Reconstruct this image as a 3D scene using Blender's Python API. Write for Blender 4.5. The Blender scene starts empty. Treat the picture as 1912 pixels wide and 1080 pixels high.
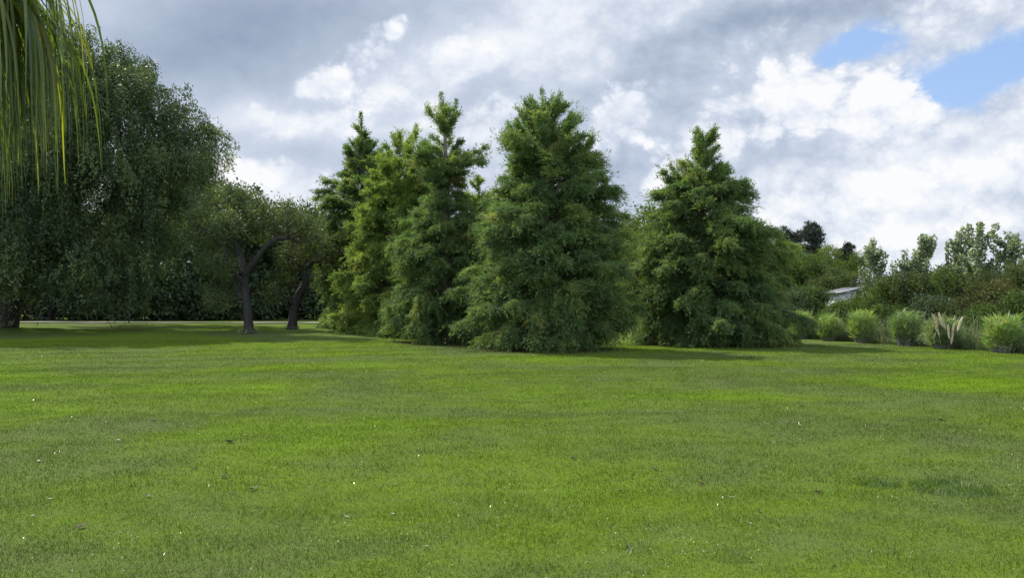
import bpy, math, numpy as np
from mathutils import Vector
rng = np.random.default_rng(11)
sc = bpy.context.scene
C = sc.collection
F, CX, HZ, EYE = 1656.0, 956.0, 568.0, 1.7      # focal length and horizon of the photograph, eye height in m
R_ = math.radians

def X(px, d): return (px - CX) / F * d
def Z(py, d): return EYE + (HZ - py) / F * d
def G(py): return EYE * F / (py - HZ)           # distance of a ground point seen at that row

def ground_h(x, y):
    x = np.asarray(x, float); y = np.asarray(y, float)
    sm = lambda v, a, b: (lambda t: t*t*(3-2*t))(np.clip((v-a)/(b-a), 0, 1))
    rise = 0.42*sm(y, 31, 49)*sm(-x, -2, 12)        # the lawn rises a little towards the willow
    return rise+0.012*np.sin(x*1.3+y*0.7) + 0.010*np.sin(y*2.1-x*0.9+1.0) + 0.02*np.sin(x*0.31+2.0)*np.sin(y*0.27)

# ---------------------------------------------------------------- object helpers
def tag(o, label=None, cat=None, group=None, kind=None):
    if label: o['label'] = label
    if cat: o['category'] = cat
    if group: o['group'] = group
    if kind: o['kind'] = kind
    return o
def empty(name, loc, rz=0.0):
    o = bpy.data.objects.new(name, None); o.empty_display_size = 0.3
    o.location = loc; o.rotation_euler = (0, 0, rz); C.objects.link(o); return o
def make(name, verts, faces, mat, parent=None, tint=None, smooth=False):
    """faces: list of int arrays (n,k)"""
    me = bpy.data.meshes.new(name)
    verts = np.ascontiguousarray(verts, np.float32)
    me.vertices.add(len(verts)); me.vertices.foreach_set('co', verts.ravel())
    idx = np.concatenate([f.ravel() for f in faces]).astype(np.int32)
    tot = np.concatenate([np.full(len(f), f.shape[1]) for f in faces])
    start = np.concatenate([[0], np.cumsum(tot)[:-1]]).astype(np.int32)
    me.loops.add(len(idx)); me.loops.foreach_set('vertex_index', idx)
    me.polygons.add(len(tot)); me.polygons.foreach_set('loop_start', start)
    me.update(calc_edges=True)
    if smooth: me.polygons.foreach_set('use_smooth', np.ones(len(tot), bool))
    if tint is not None:
        a = me.attributes.new('tint', 'FLOAT', 'POINT'); a.data.foreach_set('value', np.ascontiguousarray(tint, np.float32))
    me.materials.append(mat)
    o = bpy.data.objects.new(name, me); C.objects.link(o)
    if parent is not None: o.parent = parent
    return o
def copy_tree(src, loc, rz, s, szf=1.0):
    r = src.copy(); C.objects.link(r); r.location = loc; r.rotation_euler = (0, 0, rz); r.scale = (s, s, s*szf)
    for ch in src.children:
        c = ch.copy(); C.objects.link(c); c.parent = r
    return r
def nrm(v): return v / np.maximum(np.linalg.norm(v, axis=-1, keepdims=True), 1e-9)
def rnd_unit(n): return nrm(rng.normal(size=(n, 3)))

class Tubes:
    def __init__(s): s.v, s.f, s.n = [], [], 0
    def add(s, pts, rad, sides=8, rough=0.0, cap=True):
        pts = np.asarray(pts, float); m = len(pts); rad = np.broadcast_to(np.asarray(rad, float), (m,))
        t = nrm(np.gradient(pts, axis=0))
        up = np.array([0.0, 1.0, 0.13]) if abs(t[0, 2]) > 0.7 else np.array([0.0, 0.0, 1.0])
        a = nrm(np.cross(t, up)); b = np.cross(t, a)
        th = np.linspace(0, 2*np.pi, sides, endpoint=False)
        k = 1 + rough*rng.normal(size=(m, sides, 1))
        ring = pts[:, None] + rad[:, None, None]*k*(np.cos(th)[None, :, None]*a[:, None] + np.sin(th)[None, :, None]*b[:, None])
        s.v.append(ring.reshape(-1, 3))
        i = np.arange(m-1)[:, None]*sides; j = np.arange(sides)[None]; j2 = (j+1) % sides
        s.f.append((np.stack([i+j, i+j2, i+sides+j2, i+sides+j], -1) + s.n).reshape(-1, 4))
        s.n += m*sides
    def build(s, name, mat, parent): return make(name, np.concatenate(s.v), s.f, mat, parent, smooth=True)
def spline(pts, n):
    """Catmull-Rom through the points"""
    p = np.asarray(pts, float); p = np.concatenate([[2*p[0]-p[1]], p, [2*p[-1]-p[-2]]]); out = []
    m = len(p)-3
    for u in np.linspace(0, m-1e-6, n):
        i = int(u); t = u-i; a, b, c, d = p[i:i+4]
        out.append(0.5*((2*b)+(c-a)*t+(2*a-5*b+4*c-d)*t*t+(3*b-a-3*c+d)*t**3))
    return np.array(out)

class Leaves:
    def __init__(s): s.P, s.D, s.N, s.L, s.W, s.T = [], [], [], [], [], []
    def add(s, P, D, L, W, T, N=None):
        n = len(P); D = nrm(D)
        if N is None: N = rnd_unit(n)
        s.P.append(P); s.D.append(D); s.N.append(N)
        s.L.append(np.broadcast_to(L, (n,))); s.W.append(np.broadcast_to(W, (n,))); s.T.append(np.broadcast_to(T, (n,)))
    def build(s, name, mat, parent=None, mid=0.42):
        P, D, N = (np.concatenate(a) for a in (s.P, s.D, s.N)); L, W, T = (np.concatenate(a)[:, None] for a in (s.L, s.W, s.T))
        S = nrm(np.cross(D, N)); U = np.cross(S, D)
        v = np.stack([P, P+D*L*mid+S*W/2+U*W*0.12, P+D*L-U*L*0.06, P+D*L*mid-S*W/2+U*W*0.12], 1)
        v[..., 2] = np.maximum(v[..., 2], 0.004)
        n = len(P); f = np.arange(n*4).reshape(n, 4)
        return make(name, v.reshape(-1, 3), [f], mat, parent, tint=np.repeat(np.clip(T[:, 0], 0, 1), 4))

# ---------------------------------------------------------------- materials
class NT:
    def __init__(s, nt): s.t = nt; nt.nodes.clear()
    def n(s, kind, **kw):
        nd = s.t.nodes.new(kind)
        for k, v in kw.items():
            if k.startswith('_'): setattr(nd, k[1:], v)
        for k, v in kw.items():
            if not k.startswith('_'):
                key = k.replace('__', ' ')
                s.put(nd.inputs[int(key[1:]) if key[0] == 'i' and key[1:].isdigit() else key], v)
        return nd
    def put(s, sock, v):
        if isinstance(v, E): v = v.s
        if isinstance(v, bpy.types.NodeSocket): s.t.links.new(v, sock)
        else: sock.default_value = v
    def math(s, op, *a, clamp=False):
        nd = s.n('ShaderNodeMath', _operation=op, _use_clamp=clamp)
        for i, v in enumerate(a): s.put(nd.inputs[i], v)
        return E(s, nd.outputs[0])
    def ramp(s, fac, stops, interp='LINEAR'):
        nd = s.n('ShaderNodeValToRGB'); s.put(nd.inputs[0], fac); cr = nd.color_ramp; cr.interpolation = interp
        while len(cr.elements) < len(stops): cr.elements.new(0.5)
        for e, (p, c) in zip(cr.elements, stops): e.position = p; e.color = (*c, 1)
        return nd.outputs[0]
    def mix(s, fac, a, b, blend='MIX'):
        nd = s.n('ShaderNodeMix', _data_type='RGBA', _blend_type=blend, _clamp_factor=True)
        s.put(nd.inputs[0], fac); s.put(nd.inputs[6], a); s.put(nd.inputs[7], b); return nd.outputs[2]
    def vmath(s, op, a, b=None, scale=None):
        nd = s.n('ShaderNodeVectorMath', _operation=op); s.put(nd.inputs[0], a)
        if b is not None: s.put(nd.inputs[1], b)
        if scale is not None: s.put(nd.inputs['Scale'], scale)
        return nd.outputs[0]
    def noise(s, vec, scale, detail=4.0, rough=0.5, dist=0.0, lac=2.0, dim='3D'):
        nd = s.n('ShaderNodeTexNoise', _noise_dimensions=dim, Vector=vec, Scale=scale, Detail=detail, Roughness=rough, Distortion=dist, Lacunarity=lac)
        return E(s, nd.outputs['Fac'])
class E:
    def __init__(s, nt, sock): s.nt, s.s = nt, sock
    def __add__(s, o): return s.nt.math('ADD', s, o)
    __radd__ = __add__
    def __mul__(s, o): return s.nt.math('MULTIPLY', s, o)
    __rmul__ = __mul__
    def __sub__(s, o): return s.nt.math('SUBTRACT', s, o)
    def __rsub__(s, o): return s.nt.math('SUBTRACT', o, s)
    def __truediv__(s, o): return s.nt.math('DIVIDE', s, o)
def material(name):
    m = bpy.data.materials.new(name); m.use_nodes = True; t = NT(m.node_tree)
    out = t.n('ShaderNodeOutputMaterial'); return m, t, out

def leaf_mat(name, c0, c1, c2, transl=0.35, rough=0.5, spec=0.35, tcol=1.25, noise_scale=0.5, dead=None):
    m, t, out = material(name)
    tint = E(t, t.n('ShaderNodeAttribute', _attribute_name='tint').outputs['Fac'])
    pos = t.n('ShaderNodeNewGeometry').outputs['Position']
    fac = tint + (t.noise(pos, noise_scale, 2.0) - 0.5)*0.35
    col = t.ramp(fac, [(0.1, c0), (0.5, c1), (0.9, c2)]+([(1.0, dead)] if dead else []))
    p = t.n('ShaderNodeBsdfPrincipled', Base__Color=col, Roughness=rough)
    p.inputs['Specular IOR Level'].default_value = spec
    tc = t.mix(1.0, col, (tcol, tcol*1.05, tcol*0.45, 1), 'MULTIPLY')
    tr = t.n('ShaderNodeBsdfTranslucent', Color=tc)
    mx = t.n('ShaderNodeMixShader'); mx.inputs[0].default_value = transl
    t.put(mx.inputs[1], p.outputs[0]); t.put(mx.inputs[2], tr.outputs[0]); t.put(out.inputs[0], mx.outputs[0])
    return m
def bark_mat(name, c0, c1, scale=6.0):
    m, t, out = material(name)
    pos = t.n('ShaderNodeNewGeometry').outputs['Position']
    v = t.vmath('MULTIPLY', pos, (1, 1, 0.22))
    n = t.noise(v, scale, 6.0, 0.65)
    col = t.ramp(n, [(0.3, c0), (0.7, c1)])
    b = t.n('ShaderNodeBump', Strength=0.8, Distance=0.05, Height=n)
    p = t.n('ShaderNodeBsdfPrincipled', Base__Color=col, Roughness=0.9, Normal=b.outputs[0])
    t.put(out.inputs[0], p.outputs[0]); return m

M = {}
M['cypress'] = leaf_mat('cypress_needles', (0.066, 0.112, 0.044), (0.104, 0.164, 0.056), (0.185, 0.245, 0.068), 0.52, 0.6, 0.25, dead=(0.20, 0.19, 0.075))
M['cypress_light'] = leaf_mat('fresh_cypress_needles', (0.100, 0.158, 0.042), (0.148, 0.215, 0.048), (0.220, 0.275, 0.060), 0.54, 0.6, 0.25, dead=(0.25, 0.21, 0.08))
M['willow'] = leaf_mat('willow_leaf', (0.034, 0.056, 0.024), (0.056, 0.086, 0.034), (0.125, 0.160, 0.058), 0.40, 0.5, 0.25)
M['pollard'] = leaf_mat('grey_green_leaf', (0.044, 0.064, 0.026), (0.074, 0.102, 0.036), (0.140, 0.170, 0.058), 0.42, 0.5, 0.25)
M['dark'] = leaf_mat('dark_leaf', (0.028, 0.048, 0.024), (0.044, 0.070, 0.030), (0.075, 0.105, 0.038), 0.3, 0.55, 0.3)
M['hedge'] = leaf_mat('hedge_leaf', (0.030, 0.056, 0.018), (0.064, 0.102, 0.026), (0.140, 0.175, 0.042), 0.38, 0.6, 0.12)
M['olive'] = leaf_mat('olive_leaf', (0.042, 0.058, 0.024), (0.070, 0.092, 0.030), (0.125, 0.145, 0.045), 0.35, 0.6, 0.12)
M['russet'] = leaf_mat('russet_leaf', (0.040, 0.056, 0.022), (0.068, 0.078, 0.030), (0.120, 0.088, 0.042), 0.36, 0.6, 0.12)
M['yellow'] = leaf_mat('yellow_green_leaf', (0.065, 0.095, 0.018), (0.105, 0.145, 0.022), (0.155, 0.190, 0.032), 0.38, 0.5, 0.35)
M['poplar'] = leaf_mat('poplar_leaf', (0.095, 0.135, 0.066), (0.150, 0.195, 0.105), (0.300, 0.335, 0.245), 0.40, 0.4, 0.5)
M['pine'] = leaf_mat('pine_needles', (0.018, 0.026, 0.018), (0.032, 0.042, 0.028), (0.060, 0.068, 0.044), 0.12, 0.6, 0.3)
M['cane'] = leaf_mat('cane_leaf', (0.115, 0.190, 0.048), (0.165, 0.262, 0.060), (0.250, 0.330, 0.110), 0.46, 0.45, 0.4, dead=(0.36, 0.31, 0.17))
M['canedark'] = leaf_mat('deep_green_cane_leaf', (0.080, 0.135, 0.048), (0.120, 0.190, 0.062), (0.200, 0.265, 0.100), 0.48, 0.45, 0.4)
M['pampas'] = leaf_mat('pampas_blade', (0.085, 0.135, 0.055), (0.140, 0.200, 0.080), (0.240, 0.290, 0.140), 0.48, 0.5, 0.3, dead=(0.36, 0.32, 0.20))
M['drygrass'] = leaf_mat('dry_grass_blade', (0.075, 0.110, 0.046), (0.105, 0.140, 0.060), (0.190, 0.185, 0.105), 0.3, 0.5, 0.3)
M['plume'] = leaf_mat('plume_fluff', (0.46, 0.41, 0.30), (0.60, 0.54, 0.42), (0.72, 0.67, 0.56), 0.3, 0.7, 0.2, 1.0)
M['palm'] = leaf_mat('palm_blade', (0.040, 0.068, 0.018), (0.075, 0.110, 0.020), (0.210, 0.215, 0.022), 0.52, 0.38, 0.5, 1.7, 3.0)
M['tuft'] = leaf_mat('coarse_turf_blade', (0.060, 0.100, 0.014), (0.085, 0.135, 0.018), (0.170, 0.210, 0.060), 0.3, 0.45, 0.3)
M['tuftdark'] = leaf_mat('dark_turf_blade', (0.034, 0.068, 0.014), (0.048, 0.092, 0.018), (0.085, 0.130, 0.034), 0.3, 0.45, 0.3)
M['glint'] = leaf_mat('glint_fleck', (0.45, 0.46, 0.40), (0.58, 0.59, 0.54), (0.72, 0.72, 0.70), 0.2, 0.5, 0.3, 1.0)  # near white, the sparkle of the turf put into the colour
M['bark'] = bark_mat('grey_bark', (0.035, 0.030, 0.024), (0.110, 0.095, 0.078))
M['bark_dark'] = bark_mat('dark_bark', (0.005, 0.0045, 0.004), (0.020, 0.017, 0.014))
M['bark_cyp'] = bark_mat('fibrous_bark', (0.060, 0.050, 0.042), (0.150, 0.125, 0.105), 10)
M['stem'] = bark_mat('pale_stem', (0.14, 0.13, 0.10), (0.26, 0.24, 0.20), 10)
M['leafbrown'] = leaf_mat('dead_leaf', (0.018, 0.014, 0.009), (0.036, 0.026, 0.015), (0.065, 0.046, 0.026), 0.1, 0.6, 0.3, 1.0)
M['leafpale'] = leaf_mat('bleached_leaf', (0.20, 0.19, 0.15), (0.28, 0.27, 0.22), (0.38, 0.37, 0.32), 0.1, 0.5, 0.4, 1.0)

def grass_colour(t):
    """patchy colour of the turf, the same for the ground sheet and for the blades"""
    pos = t.n('ShaderNodeNewGeometry').outputs['Position']
    p2 = t.vmath('MULTIPLY', pos, (1, 1, 0))
    a = t.noise(t.vmath('MULTIPLY', p2, (0.13, 0.17, 0)), 1.0, 3.0, 0.55, 0.6)
    b = t.noise(p2, 0.75, 4.0, 0.6, 0.4)
    c = t.noise(p2, 5.0, 3.0, 0.6)
    f = a*0.78 + b*0.26 + c*0.18 - 0.095
    col = t.ramp(f, [(0.32, (0.075, 0.094, 0.036)), (0.46, (0.073, 0.104, 0.024)), (0.57, (0.080, 0.124, 0.013)), (0.70, (0.096, 0.156, 0.006))])
    soil = None                                   # fallen needles and bare earth round the conifer trunks
    for (tx, ty, rad) in ((-8.1, 48, 2.2), (-5.7, 44, 2.6), (-2.85, 38, 2.6), (1.28, 33, 3.0), (7.95, 37, 3.0)):
        dn = t.n('ShaderNodeVectorMath', _operation='DISTANCE'); t.put(dn.inputs[0], p2); dn.inputs[1].default_value = (tx, ty, 0)
        k = t.math('MULTIPLY', (1.0-E(t, dn.outputs['Value'])*(1/rad))*3.0 + (b-0.5)*2.5 + (c-0.5)*2.0, 1.0, clamp=True)
        soil = k if soil is None else t.math('MAXIMUM', soil, k)
    col = t.mix(soil*0.85, col, (0.060, 0.046, 0.026, 1))
    return col, pos, p2
def grass_mat():
    m, t, out = material('turf_blade')
    col, pos, p2 = grass_colour(t)
    tint = E(t, t.n('ShaderNodeAttribute', _attribute_name='tint').outputs['Fac'])
    k = t.ramp(tint, [(0.0, (0.62, 0.66, 0.6)), (0.5, (1.0, 1.0, 1.0)), (0.9, (1.3, 1.22, 1.2)), (0.97, (2.2, 1.6, 2.4))])
    col = t.mix(1.0, col, k, 'MULTIPLY')
    p = t.n('ShaderNodeBsdfPrincipled', Base__Color=col, Roughness=t.ramp(tint, [(0.0, (0.55,)*3), (0.85, (0.5,)*3), (0.95, (0.22,)*3)]))
    t.put(p.inputs['Specular IOR Level'], t.ramp(tint, [(0.0, (0.04,)*3), (0.86, (0.04,)*3), (0.93, (0.8,)*3)]))
    tr = t.n('ShaderNodeBsdfTranslucent', Color=t.mix(1.0, col, (1.0, 1.25, 0.35, 1), 'MULTIPLY'))
    mx = t.n('ShaderNodeMixShader'); mx.inputs[0].default_value = 0.3
    t.put(mx.inputs[1], p.outputs[0]); t.put(mx.inputs[2], tr.outputs[0]); t.put(out.inputs[0], mx.outputs[0]); return m
def lawn_mat():
    m, t, out = material('lawn_turf')
    col, pos, p2 = grass_colour(t)
    fine = t.noise(p2, 28.0, 5.0, 0.7); med = t.noise(p2, 7.0, 5.0, 0.65)
    k = t.ramp(fine*0.6+med*0.4, [(0.3, (0.62, 0.64, 0.6)), (0.55, (0.95, 0.95, 0.95)), (0.75, (1.2, 1.15, 1.15))])
    col = t.mix(1.0, col, k, 'MULTIPLY')
    b = t.n('ShaderNodeBump', Strength=0.55, Distance=0.05, Height=fine*0.5+med*0.5)
    p = t.n('ShaderNodeBsdfPrincipled', Base__Color=col, Roughness=0.85, Normal=b.outputs[0]); p.inputs['Specular IOR Level'].default_value = 0.02
    t.put(out.inputs[0], p.outputs[0]); return m
M['grass'] = grass_mat(); M['lawn'] = lawn_mat()
def plain(name, c0, c1, scale, rough=0.8):
    m, t, out = material(name); pos = t.n('ShaderNodeNewGeometry').outputs['Position']
    n = t.noise(pos, scale, 6.0, 0.65); col = t.ramp(n, [(0.3, c0), (0.7, c1)])
    b = t.n('ShaderNodeBump', Strength=0.3, Distance=0.02, Height=n)
    p = t.n('ShaderNodeBsdfPrincipled', Base__Color=col, Roughness=rough, Normal=b.outputs[0]); t.put(out.inputs[0], p.outputs[0]); return m
M['sand'] = plain('pale_earth', (0.055, 0.055, 0.032), (0.10, 0.092, 0.066), 0.5, 0.95)
M['white'] = plain('white_wall_paint', (0.42, 0.44, 0.47), (0.52, 0.54, 0.56), 1.5)
M['roof'] = plain('grey_sheet_roof', (0.07, 0.072, 0.075), (0.11, 0.112, 0.115), 3.0, 0.8)

# ---------------------------------------------------------------- camera
cam = bpy.data.cameras.new('camera'); co = bpy.data.objects.new('camera', cam); C.objects.link(co)
cam.sensor_width = 36; cam.lens = 36*F/1912; cam.clip_end = 3000; cam.clip_start = 0.05
co.location = (0, 0, EYE); co.rotation_euler = (R_(90)+math.atan((HZ-540)/F), 0, 0); sc.camera = co

# ---------------------------------------------------------------- sun and sky
SUN_EL, SUN_AZ = 50.0, -47.0            # azimuth from the view direction (+Y), negative is to the left
sd = Vector((math.sin(R_(SUN_AZ))*math.cos(R_(SUN_EL)), math.cos(R_(SUN_AZ))*math.cos(R_(SUN_EL)), math.sin(R_(SUN_EL))))
sun = bpy.data.lights.new('sun', 'SUN'); sun.energy = 4.4; sun.angle = R_(0.6); sun.color = (1.0, 0.95, 0.86)
so = bpy.data.objects.new('sun', sun); C.objects.link(so); so.rotation_euler = (-sd).to_track_quat('-Z', 'Y').to_euler(); so.location = (-30, 30, 60)

def build_world():
    w = bpy.data.worlds.new('World'); sc.world = w; w.use_nodes = True
    t = NT(w.node_tree); out = t.n('ShaderNodeOutputWorld')
    sky = t.n('ShaderNodeTexSky', _sky_type='NISHITA', _sun_disc=False, _sun_elevation=R_(SUN_EL), _sun_rotation=R_(SUN_AZ))
    d = t.n('ShaderNodeTexCoord').outputs['Generated']
    sep = t.n('ShaderNodeSeparateXYZ', Vector=d)
    x, y, z = (E(t, sep.outputs[i]) for i in range(3))
    az = t.math('ARCTAN2', x, y)*57.2958
    el = t.math('ARCSINE', z)*57.2958
    # warped direction for ragged outlines
    wn = t.n('ShaderNodeTexNoise', Vector=d, Scale=7.0, Detail=5.0, Roughness=0.55)
    wv = t.vmath('SUBTRACT', wn.outputs['Color'], (0.5, 0.5, 0.5))
    sw = t.n('ShaderNodeSeparateXYZ', Vector=wv)
    azw = az + E(t, sw.outputs[0])*5.5
    elw = el + E(t, sw.outputs[1])*3.6
    def ang(px, py):
        a = math.atan((px-CX)/F); return math.degrees(a), math.degrees(math.atan((HZ-py)/F*math.cos(a)))
    def blob(px, py, sx, sy, rot=0.0):
        a0, e0 = ang(px, py); sx, sy = sx/F*57.3, sy/F*57.3
        da, de = azw-a0, elw-e0
        c, s = math.cos(R_(rot)), math.sin(R_(rot))
        u = (da*c+de*s)*(1/sx); v = (de*c-da*s)*(1/sy)
        return t.math('EXPONENT', (u*u+v*v)*-1.0)
    def field(items):
        acc = None
        for wgt, *b in items:
            e = blob(*b)*wgt; acc = e if acc is None else acc+e
        return acc
    soft = field([                         # broad layers: - grey undersides, + thin bright cloud; rot is anticlockwise
        (-0.55, 400, 70, 340, 110, 8), (-0.22, 760, 10, 300, 60, 0), (0.16, 820, 110, 160, 90, 20), (-0.22, 520, 275, 170, 30, 0), (0.22, 520, 226, 150, 26, 0), (0.22, 500, 350, 190, 60, 0),
        (-0.20, 640, 330, 90, 60, 10), (-0.22, 920, 160, 70, 60, 30), (0.18, 960, 60, 200, 80, 15), (-0.36, 1330, 80, 260, 52, 20), (-0.25, 1540, 10, 260, 40, 0), (-0.26, 1120, 320, 150, 110, 5),
        (-0.20, 1440, 280, 180, 50, 25), (0.20, 1740, 340, 360, 130, 5), (-0.14, 1800, 450, 240, 34, 0), (-0.12, 1640, 290, 90, 24, 15), (0.16, 200, 20, 90, 40, 0)])
    gap = field([(1.05, 1880, 112, 240, 52, 14), (0.70, 1610, 92, 95, 28, 10)])
    P = t.vmath('ADD', t.vmath('MULTIPLY', d, (1.0, 1.0, 1.35)), t.vmath('SCALE', wv, scale=0.05))
    def body(vec):
        n = t.noise(vec, 5.0, 6.0, 0.5)
        v = t.n('ShaderNodeTexVoronoi', _feature='F1', Vector=vec, Scale=11.0, Detail=4.0, Roughness=0.6, Lacunarity=2.1)
        return n*0.6 + (0.75-E(t, v.outputs['Distance']))*0.42
    n1 = body(P); n2 = body(t.vmath('ADD', P, (-0.007, 0.0, 0.020)))
    relief = n1-n2
    nb = t.noise(P, 3.0, 3.0, 0.5)
    up = t.math('MULTIPLY', el-19.0, 0.008, clamp=True)
    crisp = t.math('MINIMUM', t.math('MAXIMUM', t.math('MULTIPLY_ADD', az, 0.02, 0.55), 0.3), 0.9)
    tone = soft + 0.68 + crisp*(relief*0.5 + (n1-0.12)*0.75) + (nb-0.5)*0.40 - up
    g = gap + (n1-0.12)*-1.2
    gm = t.math('SMOOTH_MIN', t.math('MAXIMUM', (g-0.42)*3.2, 0.0), 1.0, 0.25)
    for (px, py, sx, sy, rot, hard, op, lum) in (                     # heaped clouds, the far ones first
            (690, 100, 84, 44, 25, 1.6, 0.75, 0.10), (600, 158, 120, 34, 15, 1.3, 0.7, 0.06), (810, 140, 110, 76, 20, 1.1, 0.5, 0.06), (560, 226, 150, 26, 0, 1.2, 0.7, 0.10), (470, 335, 170, 50, 0, 1.1, 0.6, 0.04),
            (900, 250, 100, 60, 15, 1.2, 0.6, 0.04), (1170, 225, 110, 60, 20, 1.7, 0.7, 0.04), (1720, 28, 230, 56, 8, 1.4, 0.85, 0.02), (1340, 250, 190, 80, 28, 1.8, 0.8, 0.05), (1500, 185, 170, 90, 25, 2.4, 0.95, 0.10),
            (1650, 195, 130, 82, -8, 2.6, 0.95, 0.10), (1830, 235, 220, 84, 0, 2.0, 0.95, 0.06), (1440, 255, 60, 40, 40, 1.8, 0.7, 0.04), (1600, 390, 210, 80, 12, 1.8, 0.8, 0.06), (1820, 360, 240, 90, 6, 1.8, 0.8, 0.08)):
        a0, e0 = ang(px, py); ax_, ay_ = sx/F*57.3, sy/F*57.3; c, q = math.cos(R_(rot)), math.sin(R_(rot))
        da, de = azw-a0, elw-e0
        u = (da*c+de*q)*(1/ax_); v = (de*c-da*q)*(1/ay_)
        rr = t.math('SQRT', u*u+v*v)
        m = t.math('MULTIPLY', (0.85-rr+(n1-0.12)*2.4)*hard, 1.0, clamp=True)
        m = t.math('MINIMUM', m, op)
        mt = t.math('MULTIPLY', t.math('MINIMUM', t.math('MAXIMUM', v, -1.2), 0.9), 0.13) + (0.82+lum) + relief*0.45 + (n1-0.14)*0.95 + (nb-0.5)*0.2
        tone = tone + (mt-tone)*m
        gm = gm*(1.0-m)
    cloud = t.ramp(tone, [(0.05, (0.32, 0.39, 0.53)), (0.35, (0.45, 0.53, 0.67)), (0.62, (0.61, 0.68, 0.81)), (0.82, (0.82, 0.865, 0.95)), (1.0, (0.97, 0.98, 1.0))])
    back = t.math('MULTIPLY_ADD', t.math('MULTIPLY_ADD', y, -1.6, 0.3, clamp=True), 2.1, 1.0)   # front-lit clouds behind the camera, unseen, boosted to brighten the shaded foliage
    lit = t.vmath('SCALE', cloud, scale=back*4.85)
    blue = t.mix(0.55, t.vmath('SCALE', sky.outputs[0], scale=1.0), (1.35, 2.1, 3.8, 1))
    col = t.mix(gm, lit, blue)
    bg = t.n('ShaderNodeBackground', Color=col, Strength=0.11); t.put(out.inputs[0], bg.outputs[0])
build_world()
sc.world.cycles.sampling_method = 'NONE'
sc.cycles.max_bounces = 6; sc.cycles.diffuse_bounces = 4; sc.cycles.transmission_bounces = 4; sc.cycles.glossy_bounces = 2
sc.view_settings.view_transform = 'Standard'; sc.view_settings.look = 'None'; sc.view_settings.gamma = 1.0; sc.view_settings.exposure = 0.9

# ---------------------------------------------------------------- ground
def axis(lo, hi, n, k):
    u = np.linspace(-1, 1, n); a = np.sinh(u*k)/math.sinh(k); return np.where(a < 0, a*-lo, a*hi)
gx = axis(-900, 900, 320, 5.5); gy = axis(-300, 1400, 360, 5.2)+10
XX, YY = np.meshgrid(gx, gy); ZZ = ground_h(XX, YY)
ny, nx = XX.shape
i = np.arange(ny-1)[:, None]*nx+np.arange(nx-1)[None]
tag(make('lawn', np.stack([XX, YY, ZZ], -1).reshape(-1, 3), [np.stack([i, i+1, i+nx+1, i+nx], -1).reshape(-1, 4)], M['lawn'], smooth=True), kind='structure')

def strip(name, pts, w, z, mat):
    c = spline(pts, 80); tg = nrm(np.gradient(c, axis=0)); nn = np.stack([-tg[:, 1], tg[:, 0], 0*tg[:, 0]], -1)
    jit = 1+0.12*rng.normal(size=(80, 1))
    l, r = c+nn*w/2*jit, c-nn*w/2*jit
    v = np.stack([l, r], 1).reshape(-1, 3); v[:, 2] = ground_h(v[:, 0], v[:, 1])+z
    k = np.arange(79)*2
    return tag(make(name, v, [np.stack([k, k+1, k+3, k+2], -1)], mat), kind='structure')
strip('path', [(-110, 68, 0), (-50, 62, 0), (-25, 60, 0), (-12, 59, 0), (0, 58, 0), (12, 60, 0), (30, 72, 0), (60, 95, 0)], 4.0, 0.05, M['sand'])

def grass_blades():
    P, H, Wd = [], [], []
    for d0, d1, dens, h, w in ((4.3, 8.0, 4600, 0.026, 0.0042), (8.0, 14.0, 2100, 0.029, 0.0062), (14.0, 24.0, 1300, 0.030, 0.0075), (24.0, 38.0, 520, 0.032, 0.011)):
        area = 0.66*2*(d1*d1-d0*d0)/2; n = int(area*dens)
        y = np.sqrt(rng.uniform(d0*d0, d1*d1, n)); x = y*rng.uniform(-0.66, 0.66, n)
        cl = 0.85+0.3*np.sin(x*3.1+np.sin(y*2.7)*2)*np.sin(y*3.6+np.sin(x*2.3)*2)
        P.append(np.stack([x, y, ground_h(x, y)-0.004], -1)); H.append(h*rng.gamma(7, 1/7, n)*np.clip(cl, 0.55, 1.5)); Wd.append(np.full(n, w))
    P = np.concatenate(P); H = np.concatenate(H); Wd = np.concatenate(Wd); n = len(P)
    a = rng.uniform(0, 2*np.pi, n); b = rng.uniform(0, 2*np.pi, n); ln = np.abs(rng.normal(0, 1.3, n))
    side = np.stack([np.cos(a), np.sin(a), 0*a], -1)*Wd[:, None]/2
    tip = np.stack([np.cos(b)*ln, np.sin(b)*ln, np.ones(n)], -1); tip = nrm(tip)*H[:, None]
    midp = P+tip*0.5+np.array([0, 0, 1])*H[:, None]*0.12
    v = np.stack([P-side, P+side, midp+side*0.8, P+tip, midp-side*0.8], 1).reshape(-1, 3)
    k = np.arange(n)*5
    f4 = np.stack([k, k+1, k+2, k+4], -1); f3 = np.stack([k+4, k+2, k+3], -1)
    tint = np.repeat(rng.uniform(0, 1, n)*0.94+0.06*(rng.random(n) < np.where(P[:, 1] < 14, 0.035, 0.02)), 5)
    o = make('grass', v, [f4, f3], M['grass'], tint=tint); tag(o, kind='stuff')
grass_blades()

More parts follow.
